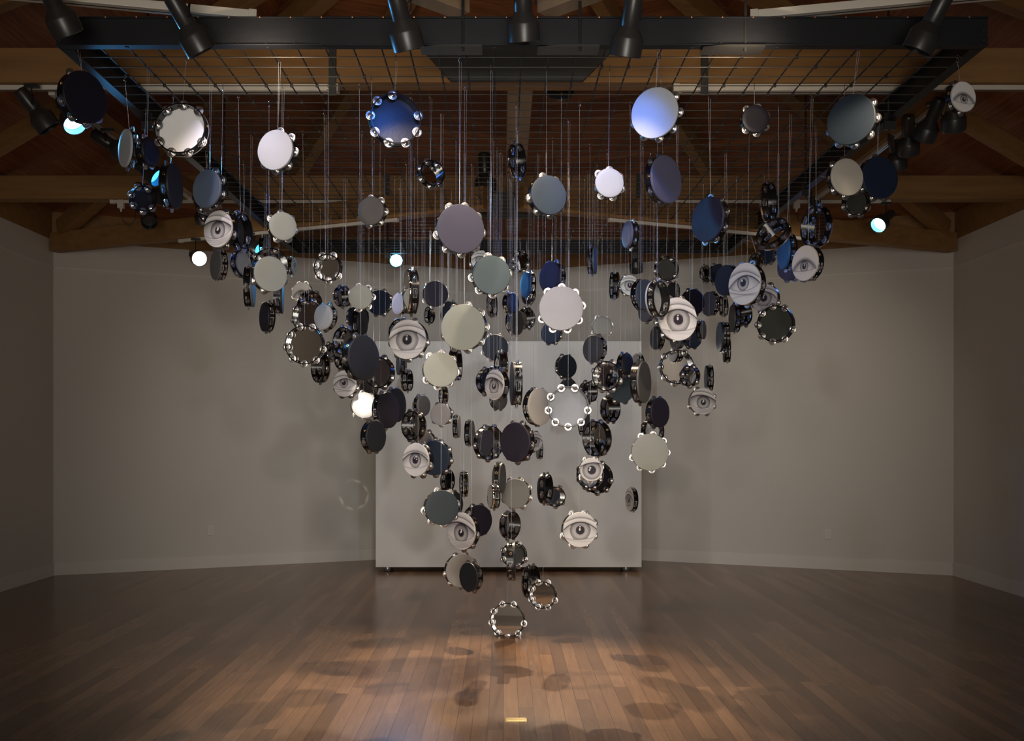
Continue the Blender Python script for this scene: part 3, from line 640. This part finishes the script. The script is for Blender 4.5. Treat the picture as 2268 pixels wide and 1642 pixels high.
# ---------------------------------------------------------------- tambourine parts
DIM={'L':(.130,.055,9),'M':(.105,.055,8),'S':(.079,.050,7)}
def ringmesh(name,R,T,slots,rows):
    """wooden ring with the jingle slots really cut through; axis z, head side at +T/2"""
    S=slots*24; wall_=.0065
    if rows==1: zs=[-T/2,-.0135,.0135-.004,T/2]; zs=[-T/2,-.017,.010,T/2]; open_rows={1}
    else: zs=[-T/2,-.0225,-.0045,.0005,.0185,T/2]; open_rows={1,3}
    nz=len(zs)-1; half=.030/R
    def solid(i,j):
        if j<0 or j>=nz: return False
        if j in open_rows:
            a=((i%S)+.5)/S*2*math.pi; k=round(a/(2*math.pi/slots))%slots
            if k!=0:
                da=abs((a-k*2*math.pi/slots+math.pi)%(2*math.pi)-math.pi)
                if da<half: return False
        return True
    v={};vs=[];fs=[]
    def V(io,i,j):
        key=(io,i%S,j)
        if key not in v:
            a=2*math.pi*(i%S)/S; r=R if io else R-wall_; v[key]=len(vs); vs.append((r*math.cos(a),r*math.sin(a),zs[j]))
        return v[key]
    for i in range(S):
        for j in range(nz):
            if not solid(i,j): continue
            fs.append((V(1,i,j),V(1,i+1,j),V(1,i+1,j+1),V(1,i,j+1))); fs.append((V(0,i,j),V(0,i,j+1),V(0,i+1,j+1),V(0,i+1,j)))
            if not solid(i-1,j): fs.append((V(1,i,j),V(1,i,j+1),V(0,i,j+1),V(0,i,j)))
            if not solid(i+1,j): fs.append((V(1,i+1,j),V(0,i+1,j),V(0,i+1,j+1),V(1,i+1,j+1)))
            if not solid(i,j-1): fs.append((V(1,i,j),V(0,i,j),V(0,i+1,j),V(1,i+1,j)))
            if not solid(i,j+1): fs.append((V(1,i,j+1),V(1,i+1,j+1),V(0,i+1,j+1),V(0,i,j+1)))
    me=mesh(name,vs,fs,True,M['frame']); me.set_sharp_from_angle(angle=math.radians(35)); return me
def headmesh(name,R,T,nr=3,seg=72):
    vs=[];fs=[]
    prof=[(R+.0016,T/2-.011),(R+.0020,T/2-.003),(R+.0012,T/2+.0003),(R-.0010,T/2+.0016)]+[(R*(1-k/nr)*.985,T/2+.0017) for k in range(0,nr)]
    for r,z in prof:
        for k in range(seg): a=2*math.pi*k/seg; vs.append((r*math.cos(a),r*math.sin(a),z))
    n=len(prof)
    for i in range(n-1):
        for k in range(seg): k2=(k+1)%seg; fs.append((i*seg+k,i*seg+k2,(i+1)*seg+k2,(i+1)*seg+k))
    vs.append((0,0,T/2+.0017)); c=len(vs)-1
    for k in range(seg): fs.append(((n-1)*seg+k,(n-1)*seg+(k+1)%seg,c))
    # the underside of the skin
    o0=len(vs); Ri=R-.0066
    for k in range(seg): a=2*math.pi*k/seg; vs.append((Ri*math.cos(a),Ri*math.sin(a),T/2+.0002))
    vs.append((0,0,T/2+.0002)); c2=len(vs)-1
    for k in range(seg): fs.append((o0+(k+1)%seg,o0+k,c2))
    me=mesh(name,vs,fs,True); me.set_sharp_from_angle(angle=math.radians(50)); return me
# the printed eyes: ink drawing evaluated on a fine disc
P={'eye1':dict(i=(0,-.02),ir=.62,pr=.26,u=(.45,0,.44),c=(.70,0,.32),l=(-.56,.02,.16),sh=.55,wr=[(-.66,-.08,.10,.10)],hl=[(-.01,.18,.055,.028),(-.03,.03,.05,.085)],streak=.5),
 'eye2':dict(i=(.02,-.10),ir=.53,pr=.20,u=(.46,-.18,.32),c=(.74,-.18,.30),l=(-.54,.0,.36),sh=.95,wr=[(-.64,.0,.25,.22),(-.72,.03,.18,.22),(-.80,.05,.15,.25),(-.87,.08,.1,.2)],hl=[(.04,.02,.05,.10),(-.02,-.06,.045,.05)],streak=.25),
 'eye3':dict(i=(-.05,.05),ir=.38,pr=.18,u=(.38,.06,.50),c=(.59,-.08,.34),l=(-.34,.0,-.22),sh=.6,wr=[(-.50,-.10,.10,.35),(-.56,.0,-.1,.2)],hl=[(-.12,.16,.05,.06)],streak=.3,alm=1),
 'eye4':dict(i=(-.02,-.20),ir=.33,pr=.15,u=(.15,-.05,.68),c=(.22,-.05,.62),l=(-.46,-.03,-.10),sh=.7,wr=[],hl=[(0,-.13,.035,.05),(.04,-.24,.02,.02)],streak=.4,alm=1),
 'eye5':dict(i=(.0,-.02),ir=.46,pr=.22,u=(.43,0,.45),c=(.53,-.02,.36),l=(-.50,.05,.16),sh=.85,wr=[],hl=[(.07,.20,.06,.06),(-.05,.10,.035,.04),(.10,.03,.04,.04)],streak=.3),
 'eye6':dict(i=(.02,-.03),ir=.83,pr=.37,u=(.60,.03,.22),c=(1.3,0,.1),l=(-.95,.0,.10),sh=.7,wr=[],hl=[(-.10,.17,.09,.09),(-.18,.0,.08,.08)],streak=.5)}
def eyecol(x,y,p):
    q=lambda t,u:(t[0]+t[1]*u-t[2]*u*u)
    vU=q(p['u'],x); vL=p['l'][0]+p['l'][1]*x+p['l'][2]*x*x
    if p.get('alm'): vL=p['l'][0]+p['l'][1]*x+abs(p['l'][2])*x*x*1.2
    vC=q(p['c'],x); g=lambda d,w:np.exp(-(d/w)**2)
    L=np.full_like(x,.93)
    # skin shading
    L-=.38*g(y-vC,.028); L-=.14*g(y-vC-.05,.08)*(y>vC); L-=.14*np.clip((vU+.16-y)/.16,0,1)*(y>vU)
    for a,b,c,s in p['wr']:
        w=a+b*x+c*x*x; L-=s*g(y-w,.014)*np.clip(1-x*x*.6,0,1); L-=s*.35*g(y-w+.03,.04)
    L-=.05*(y<vL)*np.clip(1-(vL-y)/.2,0,1)
    ins=(y<vU)&(y>vL)
    r=np.hypot(x-p['i'][0],y-p['i'][1]); th=np.arctan2(y-p['i'][1],x-p['i'][0])
    sc=np.full_like(x,.97)-.10*np.clip(np.abs(x)-.5,0,1)
    ir=p['ir'];pr=p['pr']
    st=np.sin(th*47)+.7*np.sin(th*83+1.3)+.5*np.sin(th*131+.4)
    t=np.clip((r-pr)/(ir-pr),0,1)
    iris=.66+.16*np.exp(-((t-.35)/.3)**2)-.10*t**2+p['streak']*.11*st*np.clip(t*1.6,0,1)*(.35+.65*t)
    iris-=.11*g(r-ir,.020)
    sc=np.where(r<ir,np.clip(iris,.16,1),sc); sc=np.where(r<pr,.10+.07*np.clip(r/pr,0,1)**4,sc)
    sc=sc-np.where(r>=pr,1,.15)*p['sh']*.55*np.exp(-np.clip(vU-y,0,9)/(.17+.12*p['sh']))
    for hx,hy,hw,hh in p['hl']: sc=np.where(((x-hx)/hw)**2+((y-hy)/hh)**2<1,.96,sc)
    L=np.where(ins,sc,L)
    L-=.60*g(y-vU,.022+.010*p['sh'])*(y<vC); L-=.40*g(y-vL,.014)*(np.abs(x)<.98)*(vL<vU+.02)
    L=np.clip(L,.03,1)
    ink=np.array([.022,.016,.026]); pap=np.array([.84,.81,.79])
    k=np.clip(L,0,1)**2.1
    return ink+(pap-ink)*k[:,None]
def eyehead(name,R,T,key):
    nr=56; seg=168
    me=headmesh('tmp',R,T,nr,seg); me.name=name
    co=np.empty(len(me.vertices)*3); me.vertices.foreach_get('co',co); co=co.reshape(-1,3)
    x=co[:,0]/R;y=co[:,1]/R
    col=eyecol(x,y,P[key]); und=(co[:,2]<T/2+.0008); col[und]=(.5,.48,.46)
    a=me.color_attributes.new('print','FLOAT_COLOR','POINT'); a.data.foreach_set('color',np.hstack([col,np.ones((len(col),1))]).astype(np.float32).ravel())
    me.materials.append(M['print']); return me
M['print']=mat('printed_paper',(.8,.8,.8),.5,0,.35); pm=M['print']; at_=nd(pm,'ShaderNodeVertexColor',layer_name='print'); lk(pm,at_.outputs['Color'],pm.node_tree.nodes['Principled BSDF'].inputs['Base Color'])
def jinglemesh():
    m=MB()
    for s in(1,-1):
        z0=s*.0042
        pr=[(.0001,z0+s*.0062),(.004,z0+s*.0060),(.0085,z0+s*.0046),(.0105,z0+s*.0022),(.0125,z0+s*.0014),(.0155,z0+s*.0026),(.0175,z0+s*.0024),(.0195,z0+s*.0008),(.0225,z0+s*.0012),(.0255,z0+s*.0002),(.0258,z0-s*.0004),(.0250,z0-s*.0004),(.019,z0+s*.0),(.0105,z0+s*.0012),(.0001,z0+s*.004)]
        m.lathe(pr,22)
    m.lathe([(.0016,-.0135),(.0016,.0135)],8)
    o=m.build('jingle',M['jingle'],None,True); me=o.data; bpy.data.objects.remove(o); return me
JM=jinglemesh()
def grommesh():
    m=MB(); m.lathe([(.0052,.0002),(.0060,.0022),(.0085,.0022),(.0100,.0006),(.0098,-.0004),(.0052,-.0070)],20)
    o=m.build('eyelet',M['brass'],None,True); me=o.data; bpy.data.objects.remove(o); return me
GM=grommesh()
def hookmesh():
    pts=[];r=.008
    for k in range(0,13): a=math.radians(-150+k*(240/12)); pts.append(Vector((r*math.cos(a),0,.012+r*math.sin(a)+.0)))
    top=[Vector((r*math.cos(math.radians(t)),0,.010+r*math.sin(math.radians(t)))) for t in range(200,-41,-20)]
    bot=[Vector((-r*math.cos(math.radians(t)),0,-.010-r*math.sin(math.radians(t)))) for t in range(-40,201,20)]
    m=MB().tube(top+bot,.0017,6); o=m.build('s_hook',M['hook'],None,True); me=o.data; bpy.data.objects.remove(o); return me
HK=hookmesh()
cache={}
def get(kind,*a):
    k=(kind,)+a
    if k not in cache:
        R,T,n=DIM[a[0]]
        if kind=='ring': cache[k]=ringmesh('tambourine_frame',R,T,n,a[1])
        elif kind=='eye': cache[k]=eyehead('printed_head',R,T,a[1])
        else: cache[k]=headmesh('drum_head',R,T)
        if kind=='head': cache[k].materials.append(None)
    return cache[k]
# ---- solve positions
items=[]
for t in TB:
    x,y,D,W,side,view,hd,sz,rows,pitch,roll,label=t
    R,T,n=DIM[sz]; d=F*2*(R+.0015)/D
    items.append(dict(x=x,y=y,D=D,W=W,side=side,view=view,hd=hd,sz=sz,rows=rows,pitch=pitch,roll=roll,label=label,d=d,R=R,T=T,n=n))
OV={'small dark tambourine overlapping the low mirrored one on the right':7.55}
def pose(it):
    d=it['d']; s=it['D']*d/(F*2*(it['R']+.0015)); it['s']=s
    beta=math.atan((it['x']-CX)/F); ratio=min(1,it['W']/it['D'])
    al=it['side']*math.acos(max(-1,min(1,ratio*math.cos(beta))))-beta
    pt=math.radians(it['pitch'])
    nn=Vector((math.sin(al)*math.cos(pt),-math.cos(al)*math.cos(pt),math.sin(pt)))      # normal of the nearer face
    it['near']=nn; c=at(it['x'],it['y'],d)-nn*(it['T']/2*s); it['c']=c
    it['head']=nn if it['view']=='F' else -nn
def hit(a,b):
    if (a['c']-b['c']).length>(a['R']*a['s']+b['R']*b['s']+.075): return False
    for p,q in((a,b),(b,a)):
        n=p['near']; u=n.cross(Vector((0,0,1))).normalized(); w=u.cross(n); h=(p['T']/2+.003)*p['s']; nq=q['near']; hq=(q['T']/2+.003)*q['s']; rq=q['R']*q['s']+.022
        for rr in(0,.45,.8,1):
            rp=rr*(p['R']*p['s']+(.022 if rr==1 else 0))
            for k in range(1 if rr==0 else 20):
                a_=2*math.pi*k/20
                for z in(-h,0,h):
                    v=p['c']+u*(rp*math.cos(a_))+w*(rp*math.sin(a_))+n*z-q['c']; t=v.dot(nq)
                    if abs(t)<hq and (v-nq*t).length<rq: return True
    return False
rnk=lambda it:it['d']
for it in items:
    it['d']=OV.get(it['label'],min(max(it['d'],5.50),11.30)); pose(it)
    if it['c'].z>3.36:                      # must hang below the grid
        it['d']*= (3.36-H)/(it['c'].z-H); pose(it)
for rnd in range(60):
    n=0
    for i,a in enumerate(items):
        for b in items[i+1:]:
            if hit(a,b):
                n+=1; f,r=(a,b) if a['d']<b['d'] or (a['d']==b['d']) else (b,a)
                if r['s']>1.22: r['d']+=0
                else: r['d']*=1.012
                if f['s']>.84: f['d']*=.994
                pose(f);pose(r)
    if n==0: break
print('tambourine clashes left',n,'rounds',rnd,'scale',min(i['s'] for i in items),max(i['s'] for i in items),'count',len(items))
for it in items:
    if it['d']>11.4 or it['c'].z>3.40 or it['s']>1.2 or it['s']<.85: print('check',it['label'],round(it['d'],2),round(it['s'],2),round(it['c'].z,2))
labs=[i['label'] for i in items]; assert len(set(labs))==len(labs),[l for l in labs if labs.count(l)>1]
for it in items:
    k=it['label']; nw=len(k.split()); 
    if nw>16 or nw<4: print('label length',nw,k)
def shared(name,me,par,mat4,m=None):
    o=bpy.data.objects.new(name,me); C.objects.link(o); o.parent=par; o.matrix_local=mat4
    if m: o.material_slots[0].link='OBJECT'; o.material_slots[0].material=m
    return o
for it in items:
    n=it['head'].normalized(); up=Vector((0,0,1)); xx=up.cross(n).normalized(); yy=n.cross(xx)
    Rm=Matrix((xx,yy,n)).transposed(); s=it['s']; roll=math.radians(it['roll'])
    root=bpy.data.objects.new('tambourine',None); root.empty_display_size=.05; C.objects.link(root)
    MW=Matrix.Translation(it['c'])@Rm.to_4x4()@Matrix.Scale(s,4)
    root.matrix_world=MW
    tag(root,it['label'],'tambourine','tambourines hung from the wire grid')
    eye=it['hd'].startswith('eye'); 
    ph=math.radians(90)+2*math.pi/it['n']*1.5+roll if not eye else math.radians(90)+2*math.pi/it['n']*(1.5 if it['side']>0 else -1.5)
    Rp=Matrix.Rotation(ph,4,'Z')
    shared('frame',get('ring',it['sz'],it['rows']),root,Rp)
    if eye: shared('drum_head',get('eye',it['sz'],it['hd']),root,Matrix.Rotation(roll if abs(it['roll'])<20 else 0,4,'Z'))
    else:
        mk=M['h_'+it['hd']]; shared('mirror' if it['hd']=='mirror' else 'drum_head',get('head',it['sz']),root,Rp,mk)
    for k in range(1,it['n']):
        for z in ((-.0035,) if it['rows']==1 else (-.0135,.0095)):
            a=2*math.pi*k/it['n']; J=Rp@Matrix.Rotation(a,4,'Z')@Matrix.Translation((it['R']-.003,0,z))@Matrix.Rotation(random.uniform(-.06,.06),4,'Y')@Matrix.Scale(1/s if it['rows']==1 else .62/s,4)
            if it['sz']=='S': J=J@Matrix.Scale(.9,4)
            shared('jingle',JM,root,J)
    shared('eyelet',GM,root,Rp@Matrix.Translation((it['R'],0,0))@Matrix.Rotation(math.pi/2,4,'Y'))
    # nylon line and its hook on the nearest cross wire
    topw=MW@(Vector((0,it['R'],0)) ); tz=it['c']+Vector((0,0,1))*0
    topl=Rm.inverted()@up; topl=Vector((topl.x,topl.y,0)).normalized()*it['R']; topw=MW@topl
    hy=min(ys,key=lambda q:abs(q-topw.y)); hx=min(max(topw.x,gx0+.02),gx1-.02)
    hook=Vector((hx,hy,rz-.009)); inv=MW.inverted(); inv3=Rm.inverted()
    a_=topw-Vector((0,0,.001*s)); b_=hook+Vector((0,0,-.018)); off=xx*.0045
    m=MB(); lr=.00045+.00045*max(0,a_.y-5.5)/5
    o0=b_.copy(); m.tube([a_-o0,b_-o0],lr,5,False)
    if random.random()<.4: m.tube([a_-o0,b_+Vector((.012,0,0))-o0],lr*.8,5,False)
    ln=m.build('nylon_line',M['line'],None,True); ln.location=o0
    lb=it['label']; nw=len(lb.split())
    for art in ('one of two ',): pass
    tag(ln,('thin line holding the ' if nw<=12 else 'line holding ')+lb,'fishing line','nylon lines holding the tambourines')
    o=bpy.data.objects.new('s_hook',HK); C.objects.link(o); o.parent=ln
    o.matrix_local=Matrix.Translation(hook-o0)@Matrix.Rotation(math.radians(90)+random.uniform(-.7,.7),4,'Z')
# ---------------------------------------------------------------- light
if DEBUG:
    g=next(i for i in items if i['hd']=='glare')
    for yy in (.3,1.0,1.6):
        for xx10 in range(-42,43,6):
            p=Vector((xx10/10,yy,3.45)); blk=[]
            if (p-g['c']).normalized().dot(g['near'])<.5: continue
            for o in items:
                if o is g: continue
                dn=(g['c']-p); n=o['near']; den=dn.dot(n)
                if abs(den)<1e-6: continue
                t=(o['c']-p).dot(n)/den
                dist=(p+dn*t-o['c']).length if 0<t<1 else 9
                if dist<o['R']+g['R']: blk.append(round(dist,2))
            print('cand',p.x,p.y,blk)
for l in LIGHTS:
    l=list(l)
    if l[1] is None: l[1]=next(i for i in items if i["hd"]=="glare")["c"]
    spot(*l)
for pos,tgt,en,col,sx_,sy_ in AREA:
    l=bpy.data.lights.new('rear_fill_light','AREA'); l.shape='RECTANGLE'; l.size=sx_; l.size_y=sy_; l.energy=en; l.spread=math.radians(SPREAD); l.color=col
    o=bpy.data.objects.new('rear_fill_light',l); C.objects.link(o); o.location=pos; o.rotation_euler=(Vector(tgt)-Vector(pos)).to_track_quat('-Z','Y').to_euler()
w=bpy.data.worlds.new('room'); bpy.context.scene.world=w; w.use_nodes=True
w.node_tree.nodes['Background'].inputs[0].default_value=(.02,.02,.02,1)
cam=bpy.data.cameras.new('camera'); co=bpy.data.objects.new('camera',cam); C.objects.link(co)
co.location=(0,0,H); co.rotation_euler=(math.pi/2,0,0); cam.sensor_width=36; cam.lens=36*F/2268
cam.shift_x=(1134-CX)/2268; cam.shift_y=(HY-821)/2268; cam.clip_start=.05
sc=bpy.context.scene; sc.camera=co
sc.view_settings.view_transform='Standard'; sc.view_settings.look='None'; sc.view_settings.gamma=1; sc.view_settings.exposure=EXPO
sc.view_settings.use_curve_mapping=False
try: sc.cycles.max_bounces=8; sc.cycles.diffuse_bounces=4; sc.cycles.glossy_bounces=4; sc.cycles.sample_clamp_indirect=4
except Exception: pass
